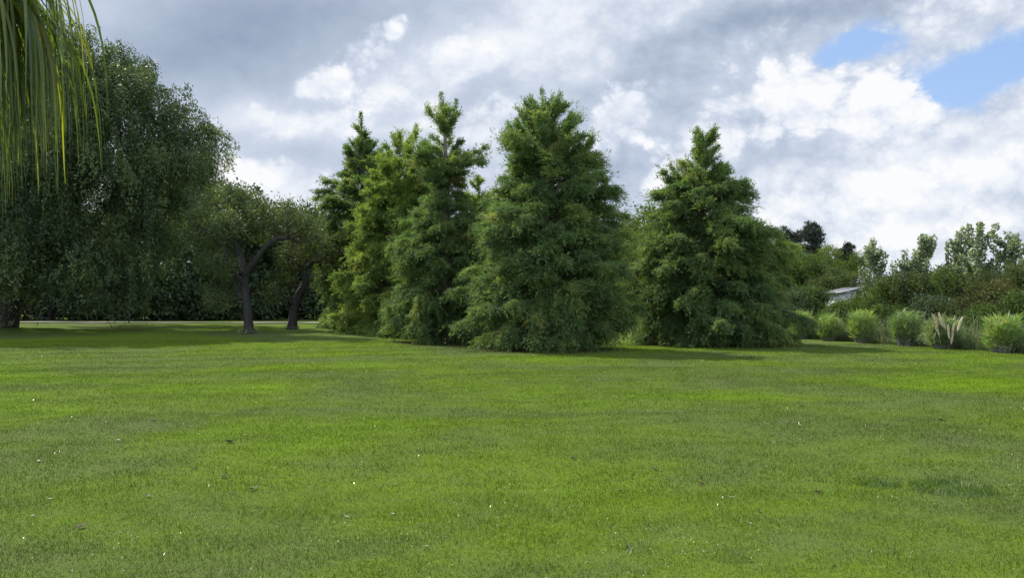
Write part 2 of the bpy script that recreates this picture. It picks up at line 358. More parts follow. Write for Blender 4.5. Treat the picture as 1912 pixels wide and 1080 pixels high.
# ---------------------------------------------------------------- bald cypresses
def cypress(name, cx, d, base_y, outline, label, mat, seed, nb, tips=None, leaf=(0.135, 0.029), group='feathery conifers standing on the lawn'):
    global rng; rng = np.random.default_rng(seed)
    bx = X(cx, d); root = empty(name, (bx, d, 0)); tag(root, label, 'tree', group)
    ol = np.array(outline, float); zz = Z(ol[:, 0], d); rl = (cx-ol[:, 1])/F*d; rr = (ol[:, 2]-cx)/F*d
    o = np.argsort(zz); zz, rl, rr = zz[o], np.maximum(rl[o], 0.05), np.maximum(rr[o], 0.05)
    ztop = zz[-1]
    lean = rng.normal(0, 0.02, 2)
    def axis_pt(z):
        z = np.asarray(z, float); return np.stack([lean[0]*z*np.sin(z*0.4), lean[1]*z, z], -1)
    tb = Tubes(); zs = np.linspace(-0.1, ztop-0.1, 22); r0 = 0.021*ztop+0.05
    rad = r0*(1-zs/ztop)**0.9+0.012; rad[0] *= 1.6; rad[1] *= 1.15
    tb.add(axis_pt(zs), rad, 9, 0.05)
    lv = Leaves()
    # tip heights, more where the crown is wide
    zg = np.linspace(max(zz[0], 0.15), ztop-0.05, 400); w = (np.interp(zg, zz, rl)+np.interp(zg, zz, rr))**1.15+0.35; w /= w.sum()
    zt_all = np.sort(rng.choice(zg, nb, p=w))
    ph = rng.uniform(0, 6.28, 6)
    for q, zt in enumerate(zt_all):
        az = q*2.39996+rng.normal(0, 0.4)
        c, s = math.cos(az), math.sin(az)
        RL, RR = np.interp(zt, zz, rl), np.interp(zt, zz, rr)
        Rm = RL+(RR-RL)*(0.5+0.5*c); Rm = max((Rm-0.22*min(1.0, Rm))*np.interp(zt/ztop, [0.4, 0.7, 1.0], [1.0, 1.16, 1.3]), 0.22)
        full = rng.random() < 0.74
        lob = 1+0.10*math.sin(2*az+ph[0]+zt*1.7)+0.09*math.sin(5*az+ph[1]-zt*2.3)
        L = Rm*(rng.uniform(0.80, 1.02)*(1.18 if rng.random() < 0.10 else 1.0) if full else rng.uniform(0.35, 0.85))*(lob if full else 1)
        tt = zt/ztop
        el = np.interp(tt, [0, 0.12, 0.4, 0.75, 1.0], [-14, -4, 12, 30, 58])+rng.normal(0, 7)
        zb = max(0.25, min(zt-L*math.tan(R_(el)), ztop-0.15)); 
        A = axis_pt(zb); B = axis_pt(zt)+np.array([c*L, s*L, 0]); Mid = A+(B-A)*0.55; Mid[2] = max(A[2], B[2])+0.07*L if tt < 0.75 else (A[2]+B[2])/2
        u = np.linspace(0, 1, 8)[:, None]
        bp = (1-u)**2*A+2*u*(1-u)*Mid+u*u*B
        br = (0.014+0.013*L)*(1-u[:, 0])**0.8+0.004
        tb.add(bp, br, 5)
        # twigs
        nt = int(9+L*26+rng.integers(0, 4)); sT = rng.beta(1.9, 1.0, nt)*0.80+0.20; sT[:2] = (0.98, 1.0)
        if L < 0.6: sT = rng.uniform(0, 1, nt)
        uu = sT[:, None]; Pt = (1-uu)**2*A+2*uu*(1-uu)*Mid+uu*uu*B; Tg = nrm(2*(1-uu)*(Mid-A)+2*uu*(B-Mid))
        sgn = np.where(np.arange(nt) % 2 == 0, 1.0, -1.0)[:, None]
        sd_ = nrm(np.cross(Tg, np.array([0, 0, 1.0])))
        tl = np.clip(rng.gamma(3.2, 0.125, nt), 0.12, 1.05)*(1.1-0.25*sT)*min(1.0, 0.45+L*0.3)
        td = nrm(Tg*0.85+sd_*sgn*rng.uniform(0.2, 1.1, (nt, 1))+np.array([0, 0, np.interp(tt, [0, 0.5, 1], [-0.30, -0.10, 0.35])])+rng.normal(0, 0.36, (nt, 3)))
        bt = 0.42+0.20*rng.normal() if rng.random() > 0.012 else 1.0
        nl = 18
        k = rng.uniform(0.05, 1.0, (nt, nl))
        droop = np.zeros((nt, nl, 3)); droop[..., 2] = np.interp(tt, [0, 0.6, 1], [-0.50, -0.30, 0.0])*(k**2)*tl[:, None]
        pp = Pt[:, None]+td[:, None]*(k*tl[:, None])[..., None]+droop+rng.normal(0, 0.04, (nt, nl, 3))
        ld = td[:, None]*0.75+rng.normal(0, 0.42, (nt, nl, 3))+np.array([0, 0, np.interp(tt, [0, 0.6, 1], [-0.42, -0.22, 0.15])])
        m = nt*nl
        lv.add(pp.reshape(-1, 3), ld.reshape(-1, 3), leaf[0]*rng.uniform(0.6, 1.3, m), leaf[1]*rng.uniform(0.7, 1.3, m), np.repeat(bt+0.12*rng.normal(size=nt), nl)+0.08*rng.normal(size=m))
    for (tx, ty) in (tips or []):                       # leaders
        T = np.array([X(tx, d)-bx, rng.normal(0, 0.2), Z(ty, d)]); A = axis_pt(max(0.3, T[2]-1.7)); u = np.linspace(0, 1, 8)[:, None]
        bp = A+(T-A)*u; bp[:, :2] = A[:2]+(T-A)[:2]*u**0.6; tb.add(bp, 0.02*(1-u[:, 0])+0.004, 5)
        n = 480; k = rng.uniform(0, 1, n)**0.8; base = A+(T-A)*k[:, None]; base[:, :2] = A[:2]+(T-A)[:2]*k[:, None]**0.6
        off = rnd_unit(n)*(rng.uniform(0.1, 1, n)*(0.32*(1-k)**0.8*(0.6+0.5*np.sin(k*17+tx))+0.05))[:, None]
        lv.add(base+off, nrm(off)*0.6+np.array([0, 0, 0.25])+rng.normal(0, 0.5, (n, 3)), leaf[0]*rng.uniform(0.6, 1.2, n), leaf[1], 0.5+0.12*rng.normal(size=n))
    tb.build('trunk', M['bark_cyp'], root)
    lv.build('crown', mat, root)
    return root

cypress('cypress_tree', 675, 48, 625, [(212, 671, 679), (236, 660, 692), (258, 645, 712), (285, 648, 722), (310, 640, 728), (330, 622, 735), (352, 592, 745), (385, 604, 750), (410, 616, 752), (440, 602, 755), (490, 604, 760), (560, 596, 765), (605, 588, 765), (618, 610, 740)],
        'tall slim dark conifer at the left end, its open top showing bare branches', M['cypress'], 21, 280, [(673, 208)], (0.16, 0.036))
cypress('cypress_tree', 742, 44, 636, [(250, 728, 772), (265, 715, 790), (285, 704, 805), (310, 698, 812), (350, 688, 815), (420, 668, 820), (480, 650, 840), (540, 634, 855), (590, 624, 855), (625, 630, 850), (640, 650, 830)],
        'bright yellow green conifer with twin blunt tips, low branches spreading onto the grass', M['cypress_light'], 22, 430, [(738, 248), (778, 232), (760, 262)], (0.15, 0.033))
cypress('cypress_tree', 832, 38, 648, [(178, 828, 836), (192, 804, 858), (208, 797, 864), (232, 812, 850), (250, 806, 852), (262, 792, 868), (278, 782, 896), (308, 780, 893), (338, 786, 868), (362, 776, 872), (410, 752, 900), (480, 728, 920), (560, 718, 930), (620, 716, 930), (650, 740, 920)],
        'conifer with a narrow ragged spire and bare upper trunk, middle of the clump', M['cypress'], 23, 350, [(822, 168), (852, 182)])
cypress('cypress_tree', 893, 45, 632, [(332, 889, 897), (352, 876, 912), (400, 860, 930), (470, 845, 945), (560, 840, 950), (620, 850, 940)],
        'small pale conifer, only its rounded top showing between two taller ones', M['cypress_light'], 24, 190, [(892, 328)], (0.15, 0.033))
cypress('cypress_tree', 1020, 33, 660, [(172, 1006, 1028), (192, 985, 1062), (215, 968, 1078), (240, 950, 1092), (268, 938, 1106), (298, 938, 1112), (325, 952, 1108), (345, 940, 1132), (372, 922, 1152), (405, 902, 1160), (435, 890, 1168), (500, 880, 1180), (560, 874, 1188), (605, 876, 1184), (635, 885, 1150), (658, 890, 1065)],
        'broadest dense dark conifer with a full cone, nearest in the clump', M['cypress'], 25, 540, [(1012, 163), (1042, 182)], (0.125, 0.027))
cypress('cypress_tree', 1312, 37, 650, [(244, 1296, 1312), (262, 1274, 1338), (282, 1276, 1336), (302, 1258, 1350), (335, 1250, 1364), (352, 1240, 1394), (372, 1228, 1402), (395, 1224, 1396), (420, 1208, 1432), (445, 1198, 1448), (490, 1188, 1466), (550, 1178, 1474), (610, 1172, 1480), (645, 1176, 1470)],
        'dark pyramid shaped conifer standing alone on the right of the lawn', M['cypress'], 26, 490, [(1303, 236)], (0.135, 0.029))

# ---------------------------------------------------------------- broadleaf trees and shrubs
def clumps(lv, centre, r, n_cl, n_leaf, leaf, sig, squash=1.0, tint0=0.42, shell=0.72, up=0.15, zmin=0.05, tvar=0.13):
    """leaf clumps through a lobe, most of them near its surface"""
    dirs = rnd_unit(n_cl); rad = r*(shell+(1.04-shell)*rng.random(n_cl)**0.6); rad[: n_cl//6] *= 0.7
    cc = np.asarray(centre)+dirs*rad[:, None]*np.array([1, 1, squash])
    tt = tint0+tvar*rng.normal(size=n_cl)
    sg = sig*rng.uniform(0.6, 1.35, n_cl)
    P = cc[:, None]+rng.normal(size=(n_cl, n_leaf, 3))*sg[:, None, None]*np.array([1, 1, 0.75])
    D = nrm(P-np.asarray(centre))*0.5+rng.normal(0, 0.7, (n_cl, n_leaf, 3))+np.array([0, 0, up])
    P = P.reshape(-1, 3); D = D.reshape(-1, 3); k = P[:, 2] > zmin; m = int(k.sum())
    T = np.repeat(tt, n_leaf)[k]+0.1*rng.normal(size=m)
    lv.add(P[k], D[k], leaf[0]*rng.uniform(0.6, 1.3, m), leaf[1]*rng.uniform(0.7, 1.25, m), T)
    return cc
def limb_to(tb, A, B, r0, r1, sides=6, wob=0.08, sag=0.0):
    A, B = np.asarray(A, float), np.asarray(B, float); L = np.linalg.norm(B-A)
    mid = (A+B)/2+rng.normal(0, wob, 3)*L+np.array([0, 0, sag*L]); p = spline([A, A*0.6+mid*0.4+rng.normal(0, wob*0.3, 3)*L, mid, B], 9)
    tb.add(p, np.linspace(r0, r1, 9), sides, 0.04)

def broadleaf(name, loc, lobes, label, cat, mat, seed, leaf, sig, dens, n_leaf, trunk_r=0.15, fork=0.35, group=None, bark='bark', tint0=0.42, squash=0.9, up=0.15, trunk=True, shell=0.72, tvar=0.13):
    """lobes: (dx, dy, z, r) about loc"""
    global rng; rng = np.random.default_rng(seed)
    root = empty(name, (loc[0], loc[1], 0)); tag(root, label, cat, group)
    lv = Leaves(); tb = Tubes(); top = max(l[2] for l in lobes); low = min(l[2]-l[3]*0.4 for l in lobes); fz = max(0.2, low*fork if low > 0 else top*0.2)
    if trunk: tb.add(spline([(0, 0, -0.1), (rng.normal(0, .05), rng.normal(0, .05), fz*0.5), (0, 0, fz)], 8), np.linspace(trunk_r*1.3, trunk_r*0.9, 8), 9, 0.05)
    for (dx, dy, z, r) in lobes:
        c = np.array([dx, dy, z]); cc = clumps(lv, c, r, max(8, int(dens*r*r)), n_leaf, leaf, sig, squash, tint0, shell, up, tvar=tvar)
        limb_to(tb, (0, 0, fz*0.92), c, trunk_r*0.55, trunk_r*0.14)
        for q in cc[:: max(1, len(cc)//10)]: limb_to(tb, c, q, trunk_r*0.13, 0.006, 4)
    tb.build('trunk', M[bark], root); lv.build('crown', M[mat], root); return root
def px_lobes(cx, d, items, mpp=None):
    k = d/F; return [(X(px, d)-X(cx, d), dd, Z(py, d), r*k) for (px, py, r, dd) in items]

# far shaded row behind the willow: three kinds, copied along the edge of the lawn
protos = []
for s in range(3):
    r2 = np.random.default_rng(70+s); lb = []
    for k in range(9):
        a = r2.uniform(0, 6.28); q = r2.uniform(0.5, 3.2); zc = r2.uniform(1.6, 8.4); q *= 1.0-0.45*max(0, zc-4.5)/4
        lb.append((q*math.cos(a), q*math.sin(a), zc, r2.uniform(1.6, 2.6)))
    lb += [(-2.4, 0.4, 1.2, 1.7), (2.3, -0.5, 1.3, 1.8), (0.2, -1.5, 1.3, 1.6)]
    protos.append(broadleaf('shade_tree', (0, 0), lb, 'dark leafy tree in the shaded row along the far edge of the lawn', 'tree', 'dark', 80+s, (0.30, 0.17), 0.42, 9, 46, 0.22, group='trees in the shaded far row', bark='bark_dark'))
far = [(p, q*0.76, u*0.78) for p, q, u in [(-60, 92, 1.15), (20, 95, 1.2), (95, 90, 1.0), (160, 96, 1.15), (225, 91, 0.95), (285, 97, 1.2), (345, 92, 1.05), (400, 98, 1.3), (452, 94, 1.1), (505, 99, 1.15), (555, 95, 0.95), (612, 100, 1.05), (665, 97, 0.95)]]+[(730, 104, 0.9), (800, 108, 0.9), (870, 104, 0.9), (950, 108, 0.95), (1030, 106, 0.9), (1100, 100, 0.85), (1165, 104, 0.9), (1235, 108, 0.85), (1310, 104, 0.85), (1385, 100, 0.9)]
r2 = np.random.default_rng(5)
for k, (px, d, s) in enumerate(far):
    loc = (X(px, d), d, float(ground_h(X(px, d), d))-0.05); rz = r2.uniform(0, 6.28)
    if k < 3: o = protos[k]; o.location = loc; o.rotation_euler.z = rz; o.scale = (s*1.2, s*1.2, s*1.25)
    else: o = copy_tree(protos[k % 3], loc, rz, s*1.2, r2.uniform(0.95, 1.15))

# the great willow
def willow():
    global rng; rng = np.random.default_rng(31); d = 48.0; k = d/F
    bx = X(8, d); gz = float(ground_h(bx, d)); root = empty('weeping_willow', (bx, d, gz)); tag(root, 'huge weeping willow filling the left side, dark leaning trunk at its foot', 'tree')
    P_ = lambda px, py, dd=0: np.array([X(px, d)-bx, dd, Z(py, d)-gz])
    tb = Tubes()
    tb.add(spline([P_(8, 618), P_(16, 585), P_(30, 548), P_(52, 515)], 10), np.linspace(0.72, 0.46, 10), 12, 0.04)
    tb.add(spline([P_(8, 580), P_(-2, 540), P_(-14, 480), P_(-40, 380)], 10), np.linspace(0.6, 0.32, 10), 10, 0.04)
    for pts, r0, r1 in (([(48, 520), (95, 480), (150, 430), (210, 370)], 0.5, 0.2), ([(50, 520), (70, 440), (100, 350), (130, 230)], 0.5, 0.16), ([(90, 490), (150, 480), (220, 470), (300, 440)], 0.3, 0.1),
                        ([(-40, 380), (-40, 300), (-20, 200), (10, 110)], 0.32, 0.1), ([(130, 430), (160, 330), (200, 240), (230, 150)], 0.28, 0.08), ([(190, 390), (250, 330), (310, 270), (350, 230)], 0.22, 0.06), ([(-30, 400), (-110, 330), (-190, 280), (-260, 250)], 0.3, 0.1)):
        tb.add(spline([P_(a, b, rng.normal(0, 1.2) if j else 0) for j, (a, b) in enumerate(pts)], 12), np.linspace(r0, r1, 12), 8, 0.05)
    lobes = [(60, 140, 110, 0), (130, 165, 96, -3), (195, 170, 84, -1), (180, 130, 60, 2), (240, 215, 82, -3), (290, 232, 76, 0), (322, 250, 62, 2), (336, 292, 46, -2), (150, 300, 125, -5), (235, 350, 105, -4), (305, 380, 62, -2), (60, 350, 140, -6),
             (-60, 170, 150, 0), (-160, 330, 170, -2), (285, 455, 66, -3), (110, 470, 100, -6), (215, 490, 84, -5), (270, 545, 38, -4), (130, 330, 130, 6), (240, 330, 100, 6), (78, 480, 58, -7), (-100, 420, 110, -3), (330, 330, 44, 1)]
    lv = Leaves()
    for (px, py, r, dd) in lobes:
        c = P_(px, py, dd); r = r*k
        ncl = int(6*r*r)+4; per = 11; ns = ncl*per; dirs = rnd_unit(ncl); dirs[:, 2] = np.abs(dirs[:, 2])*np.where(rng.random(ncl) < 0.72, 1, -0.6)
        cl = c+nrm(dirs)*(r*rng.uniform(0.58, 1.12, ncl))[:, None]
        st = (cl[:, None]+rng.normal(0, 1, (ncl, per, 3))*np.array([0.30, 0.30, 0.22])).reshape(-1, 3)
        ln = np.clip(rng.gamma(3, 0.45, ns), 0.4, 3.0); ln = np.minimum(ln, np.maximum(st[:, 2]-rng.uniform(0.2, 2.8, ns), 0.2))
        bt = np.repeat(0.42+0.20*rng.normal(size=ncl), per)+0.08*rng.normal(size=ns); nl = 30
        u = rng.uniform(0, 1, (ns, nl)); out = nrm(st-c)
        arch = out[:, None]*(np.minimum(u*1.6, 0.6)*0.9)[..., None]; arch[..., 2] = 0.30*np.sin(np.minimum(u*3.2, np.pi))*np.maximum(out[:, None, 2], 0)-(ln[:, None]*u**1.3)
        pp = st[:, None]+arch+rng.normal(0, 0.08, (ns, nl, 3))
        ld = rng.normal(0, 0.55, (ns, nl, 3))+np.array([0, 0, -0.7])+out[:, None]*0.3
        m = ns*nl; pp = pp.reshape(-1, 3); ok = pp[:, 2] > 0.25
        lv.add(pp[ok], ld.reshape(-1, 3)[ok], 0.19*rng.uniform(0.6, 1.3, ok.sum()), 0.062*rng.uniform(0.7, 1.2, ok.sum()), (np.repeat(bt, nl)+0.1*rng.normal(size=m))[ok])
        for q in st[::max(1, ns//12)]: limb_to(tb, c, q, 0.05, 0.01, 4)
    tb.build('trunk', M['bark_dark'], root); lv.build('crown', M['willow'], root)
willow()

# the two crooked trees between willow and conifers
def crooked(name, cx, d, label, trunk_pts, r0, r1, limbs, lobes, seed, mat, tint0, leaf, sig, dens, nl):
    global rng; rng = np.random.default_rng(seed)
    bx = X(cx, d); gz = float(ground_h(bx, d)); root = empty(name, (bx, d, gz)); tag(root, label, 'tree')
    P_ = lambda px, py, dd=0: np.array([X(px, d)-bx, dd, Z(py, d)-gz])
    tb = Tubes(); tr = spline([P_(*p) for p in trunk_pts], 16); rr = np.linspace(r0, r1, 16); rr[0] *= 1.8; rr[1] *= 1.25
    tb.add(tr, rr, 12, 0.05); 
    ends = []
    for pts, a, b in limbs:
        lt = Tubes(); p = spline([P_(*q) for q in pts], 14); lt.add(p, np.linspace(a, b, 14), 9, 0.05); ends.append(p)
        lt.build('limb', M['bark_dark'], root)
    lv = Leaves(); allp = np.concatenate(ends)
    for (px, py, r, dd) in lobes:
        c = P_(px, py, dd); r = r*d/F; cc = clumps(lv, c, r, int(dens*r*r), nl, leaf, sig, 0.85, tint0, 0.6)
        near = allp[np.argmin(np.linalg.norm(allp-c, axis=1))]; limb_to(tb, near, c, 0.06, 0.03, 5)
        for q in cc[::max(1, len(cc)//9)]: limb_to(tb, c, q, 0.028, 0.006, 4)
    tb.build('trunk', M['bark_dark'], root); lv.build('crown', M[mat], root)
crooked('crooked_tree', 466, 42.0, 'thick trunked crooked tree forking low into two stout limbs', [(466, 630, 0), (463, 590, 0), (458, 550, .1), (456, 505, 0)], 0.23, 0.17,
        [([(457, 512, 0), (478, 488, -.2), (497, 464, -.3), (520, 448, -.4), (538, 446, -.3)], 0.16, 0.075), ([(455, 512, 0), (445, 480, .2), (432, 450, .3), (420, 415, .4)], 0.24, 0.09), ([(455, 530, 0), (438, 505, -.5), (428, 470, -.8), (412, 450, -1)], 0.12, 0.05), ([(452, 560, 0), (440, 540, .3), (425, 500, .5)], 0.10, 0.04)],
        [(408, 392, 38, 0), (436, 372, 26, .8), (462, 398, 34, .6), (498, 404, 30, 0), (520, 392, 22, 1), (545, 402, 28, -.3), (572, 420, 22, 0), (588, 440, 14, .3), (505, 432, 20, 1.2), (392, 430, 42, -.8), (440, 425, 30, -1.4), (398, 480, 40, .5), (385, 375, 36, 1.5), (395, 540, 34, 1.2), (470, 428, 24, 1.6), (425, 348, 15, .5), (430, 500, 22, -1.2), (415, 560, 20, -.6), (555, 438, 18, .8), (480, 380, 16, .4)], 41, 'pollard', 0.42, (0.12, 0.05), 0.20, 60, 50)
crooked('crooked_tree', 545, 46, 'slender twisted tree with a kinked dark trunk just left of the conifers', [(545, 624, 0), (548, 585, 0), (556, 552, .1), (570, 528, 0), (566, 502, 0)], 0.24, 0.17,
        [([(567, 508, 0), (558, 493, -.2), (545, 480, -.2), (528, 468, -.3)], 0.13, 0.05), ([(567, 506, 0), (580, 492, .1), (598, 486, .2), (615, 470, .2)], 0.13, 0.05), ([(550, 572, 0), (540, 558, -.4), (528, 548, -.6)], 0.08, 0.03), ([(567, 505, 0), (570, 480, .3), (566, 455, .3)], 0.1, 0.04)],
        [(560, 458, 34, 0), (600, 462, 32, 0), (545, 485, 26, -.4), (590, 440, 24, .6), (530, 530, 26, -.6), (512, 548, 20, -.4), (620, 490, 26, .4), (570, 425, 18, 0), (600, 520, 24, 1)], 42, 'olive', 0.40, (0.12, 0.05), 0.22, 42, 46)

# leafy poplar between the two big conifers
broadleaf('poplar_tree', (X(1205, 58), 58), px_lobes(1205, 58, [(1205, 420, 26, 0), (1195, 450, 34, 0), (1215, 470, 40, .5), (1190, 500, 40, 0), (1210, 540, 44, 0), (1185, 560, 36, 1), (1205, 590, 36, 0), (1208, 398, 14, 0)]),
          'light green leafy tree showing in the gap between the two widest conifers', 'tree', 'hedge', 51, (0.20, 0.14), 0.28, 26, 40, 0.16, tint0=0.68)

# ---------------------------------------------------------------- right-hand boundary
def shrub(name, cx, top, hw, d, label, mat, seed, base=None, tint0=0.42, cat='shrub', leaf=(0.13, 0.065), sig=0.20, dens=50, nl=52, group=None, nlobe=7, low=0.0):
    r2 = np.random.default_rng(seed); h = Z(top, d); w = hw*d/F; lb = []
    for k in range(nlobe):
        a = r2.uniform(0, 6.28); q = r2.uniform(0.15, 0.75)*w; zc = r2.uniform(0.25, 0.86)*h; r = r2.uniform(0.30, 0.48)*min(w, h*0.8)
        zc = min(zc, h-r*0.95); q = min(q, max(0.05, w-r)); lb.append((q*math.cos(a), q*math.sin(a)*0.8, max(zc, r*0.6), r))
    r = 0.42*min(w, h*0.8); lb += [(r2.uniform(-.2, .2)*w, 0, h-r, r), (-w*0.6, -0.3, r*0.8, r*0.95), (w*0.6, -0.3, r*0.8, r*0.95), (0, -w*0.5, h*0.35, r)]
    return broadleaf(name, (X(cx, d), d), lb, label, cat, mat, seed, leaf, sig, dens, nl, 0.06+0.015*h, tint0=tint0, group=group, bark='bark_dark', shell=0.80, tvar=0.17)

def pine(px, top, d, hw, seed, label, base=None):
    global rng; rng = np.random.default_rng(seed); root = empty('pine_tree', (X(px, d), d, 0)); tag(root, label, 'tree', 'dark pines against the sky on the right')
    h = Z(top, d); w = hw*d/F; tb = Tubes(); tb.add(spline([(0, 0, -0.1), (0.1, 0, h*.5), (0, 0, h*0.95)], 14), np.linspace(0.28, 0.06, 14), 8, 0.04); lv = Leaves()
    for k in range(44):
        z = h*rng.uniform(0.30, 0.97); a = rng.uniform(0, 6.28); L = w*rng.uniform(0.5, 1.05)*np.interp(z/h, [0.3, 0.6, 0.85, 1], [0.9, 1.0, 0.8, 0.35])
        A = np.array([0, 0, z-0.25*L]); B = np.array([L*math.cos(a), L*math.sin(a), z+0.18*L]); limb_to(tb, A, B, 0.05, 0.015, 5, 0.04)
        for q in range(5):
            u = rng.uniform(0.45, 1.05); c = A+(B-A)*u+rng.normal(0, 0.22, 3)
            n = 70; o = rnd_unit(n); o[:, 2] = np.abs(o[:, 2])*0.9+o[:, 2]*0.1
            lv.add(c+o*0.08+rng.normal(0, 0.10, (n, 3)), o+np.array([0, 0, 0.4]), 0.30*rng.uniform(0.7, 1.2, n), 0.07, 0.42+0.12*rng.normal()+0.08*rng.normal(size=n))
    tb.build('trunk', M['bark_dark'], root); lv.build('crown', M['pine'], root)
pine(1517, 420, 80, 34, 101, 'tallest dark pine, bushy topped, right of the lone conifer')
pine(1472, 424, 84, 28, 102, 'narrower dark pine half behind the lone conifer on the right')
pine(1578, 452, 82, 18, 103, 'small tufted dark pine above the pale shed')

def young_poplar(px, top, d, hw, seed, label, nsh=15):
    nsh = int(nsh*1.2)
    global rng; rng = np.random.default_rng(seed); root = empty('young_poplar', (X(px, d), d, 0)); tag(root, label, 'tree', 'young silvery poplars behind the hedge')
    h = Z(top, d); w = hw*d/F; tb = Tubes(); lv = Leaves()
    tb.add(spline([(0, 0, -0.1), (rng.normal(0, .06), 0, h*.5), (0, 0, h)], 14), np.linspace(0.09, 0.012, 14), 7)
    shoots = [((0, 0, h*0.55), (0, 0, h))]
    for k in range(nsh):
        z = h*rng.uniform(0.25, 0.86); a = rng.uniform(0, 6.28); L = w*rng.uniform(0.45, 1.1)*(1.15-0.5*z/h)
        shoots.append(((0, 0, z), (L*math.cos(a), L*math.sin(a), min(h*0.98, z+L*rng.uniform(1.0, 2.1)))))
    for A, B in shoots:
        A, B = np.array(A), np.array(B); mid = (A+B)/2+np.array([(B-A)[0]*0.18, (B-A)[1]*0.18, -0.05]); p = spline([A, mid, B], 8); tb.add(p, np.linspace(0.03, 0.006, 8), 5)
        L = np.linalg.norm(B-A); n = int(75*L+45); u = rng.uniform(0.18, 1.0, n); i = np.clip((u*7).astype(int), 0, 6); f = (u*7-i)[:, None]; c = p[i]*(1-f)+p[i+1]*f
        o = rnd_unit(n)*np.array([1, 1, 0.6]); rad = 0.04+0.11*np.sqrt(np.clip(1-np.abs(u-0.75)*1.1, 0.05, 1))
        lv.add(c+o*(rad*rng.uniform(0.3, 1.0, n))[:, None], o+np.array([0, 0, 0.15])+rng.normal(0, 0.3, (n, 3)), 0.15*rng.uniform(0.7, 1.25, n), 0.13*rng.uniform(0.7, 1.2, n), 0.55+0.25*rng.normal(size=n))
    tb.build('trunk', M['stem'], root); lv.build('crown', M['poplar'], root)
for a in ((1632, 445, 52, 26, 111, 'young silvery poplar with an upright leading shoot, nearest the pale shed', 15), (1690, 468, 50, 26, 112, 'short bushy young poplar left of the widest open branched one', 14),
          (1726, 438, 50, 32, 113, 'open young poplar with widely spread candelabra shoots', 15), (1772, 452, 50, 22, 114, 'thin young poplar with a lone shoot beside the tallest', 10),
          (1829, 416, 47, 40, 115, 'tallest young poplar, its spiky leading shoot against the clouds', 22), (1792, 432, 50, 26, 116, 'young poplar with round leaf knobs just left of the tallest', 12),
          (1882, 434, 46, 34, 117, 'young poplar with a flat spread top near the right picture edge', 18), (1925, 452, 45, 30, 118, 'young poplar cut off by the right picture edge', 12)): young_poplar(*a)

shr = [  # px, top, half width px, distance, label, material, tint
    (1468, 452, 44, 72, 'tall green tree crown half hidden by the right side of the lone conifer', 'hedge', 0.36), (1530, 474, 46, 68, 'rounded green tree crown under the tallest pine', 'hedge', 0.42),
    (1495, 478, 55, 70, 'tall dark green bush behind the lone conifer under the pines', 'hedge', 0.38), (1556, 458, 34, 74, 'yellow green treetop beside the tallest pine', 'yellow', 0.5),
    (1555, 500, 50, 64, 'broad olive green bush above and left of the pale shed', 'olive', 0.34), (1520, 535, 40, 56, 'dark rounded bush left below the pale shed', 'hedge', 0.34),
    (1600, 470, 30, 76, 'small leafy crown behind the roof of the pale shed', 'hedge', 0.5), (1530, 534, 30, 55, 'dense dark bush covering the left end of the pale shed', 'hedge', 0.36), (1590, 556, 34, 53, 'low leafy bush hiding the foot of the pale shed', 'hedge', 0.5), (1560, 566, 44, 52, 'low dark bush in front of the pale shed', 'hedge', 0.42),
    (1482, 545, 34, 55, 'dark bush touching the right side of the lone conifer', 'dark', 0.5), (1624, 562, 34, 50, 'low green bush right below the pale shed', 'hedge', 0.45),
    (1655, 520, 44, 50, 'mid green bush under the poplar nearest the shed', 'hedge', 0.48), (1665, 575, 40, 46, 'dark dense bush behind the cane row', 'hedge', 0.35),
    (1715, 510, 46, 49, 'grey green bush below the open branched poplar', 'olive', 0.36), (1735, 556, 46, 45, 'green bush directly behind the plumed pampas grass', 'dark', 0.44),
    (1770, 500, 44, 48, 'leafy bush between two poplars, upper middle of the hedge', 'hedge', 0.46), (1800, 560, 44, 43, 'dusky red brown bush right of the pampas plumes', 'russet', 0.25),
    (1830, 500, 50, 46, 'big olive bush below the tallest poplar', 'olive', 0.38), (1860, 525, 40, 42, 'rust tinged bush high in the hedge at the right', 'russet', 0.55),
    (1893, 498, 44, 43, 'tall green brown bush at the right picture edge', 'olive', 0.32), (1905, 550, 40, 39, 'dark bush behind the largest cane clump at the right edge', 'hedge', 0.36),
    (1840, 575, 36, 40, 'low dark green bush between pampas and the largest cane clump', 'hedge', 0.40), (1950, 520, 55, 42, 'bush mostly cut off by the right picture edge', 'hedge', 0.40),
    (1640, 510, 50, 60, 'broad leafy bush behind the poplar nearest the shed', 'dark', 0.46), (1705, 505, 54, 58, 'broad green bush behind the open branched poplar', 'dark', 0.40),
    (1765, 498, 50, 57, 'light green bush rising behind the lone shoot poplar', 'olive', 0.5), (1825, 494, 56, 54, 'tall leafy bush behind the tallest poplar', 'dark', 0.5), (1885, 494, 50, 52, 'light green bush behind the flat topped poplar', 'hedge', 0.52),
    (1600, 505, 34, 68, 'grey green bush directly behind the pale shed roof', 'olive', 0.40), (1700, 590, 34, 43, 'small dark bush behind the deep green cane clump', 'dark', 0.5)]
for k, (px, tp, hw, d, lab, mt, ti) in enumerate(shr): shrub('hedge_shrub', px, tp, hw*(1.0 if 'shed' in lab else 1.18), d, lab, mt, 200+k, tint0=ti, group='shrubs of the right boundary hedge')

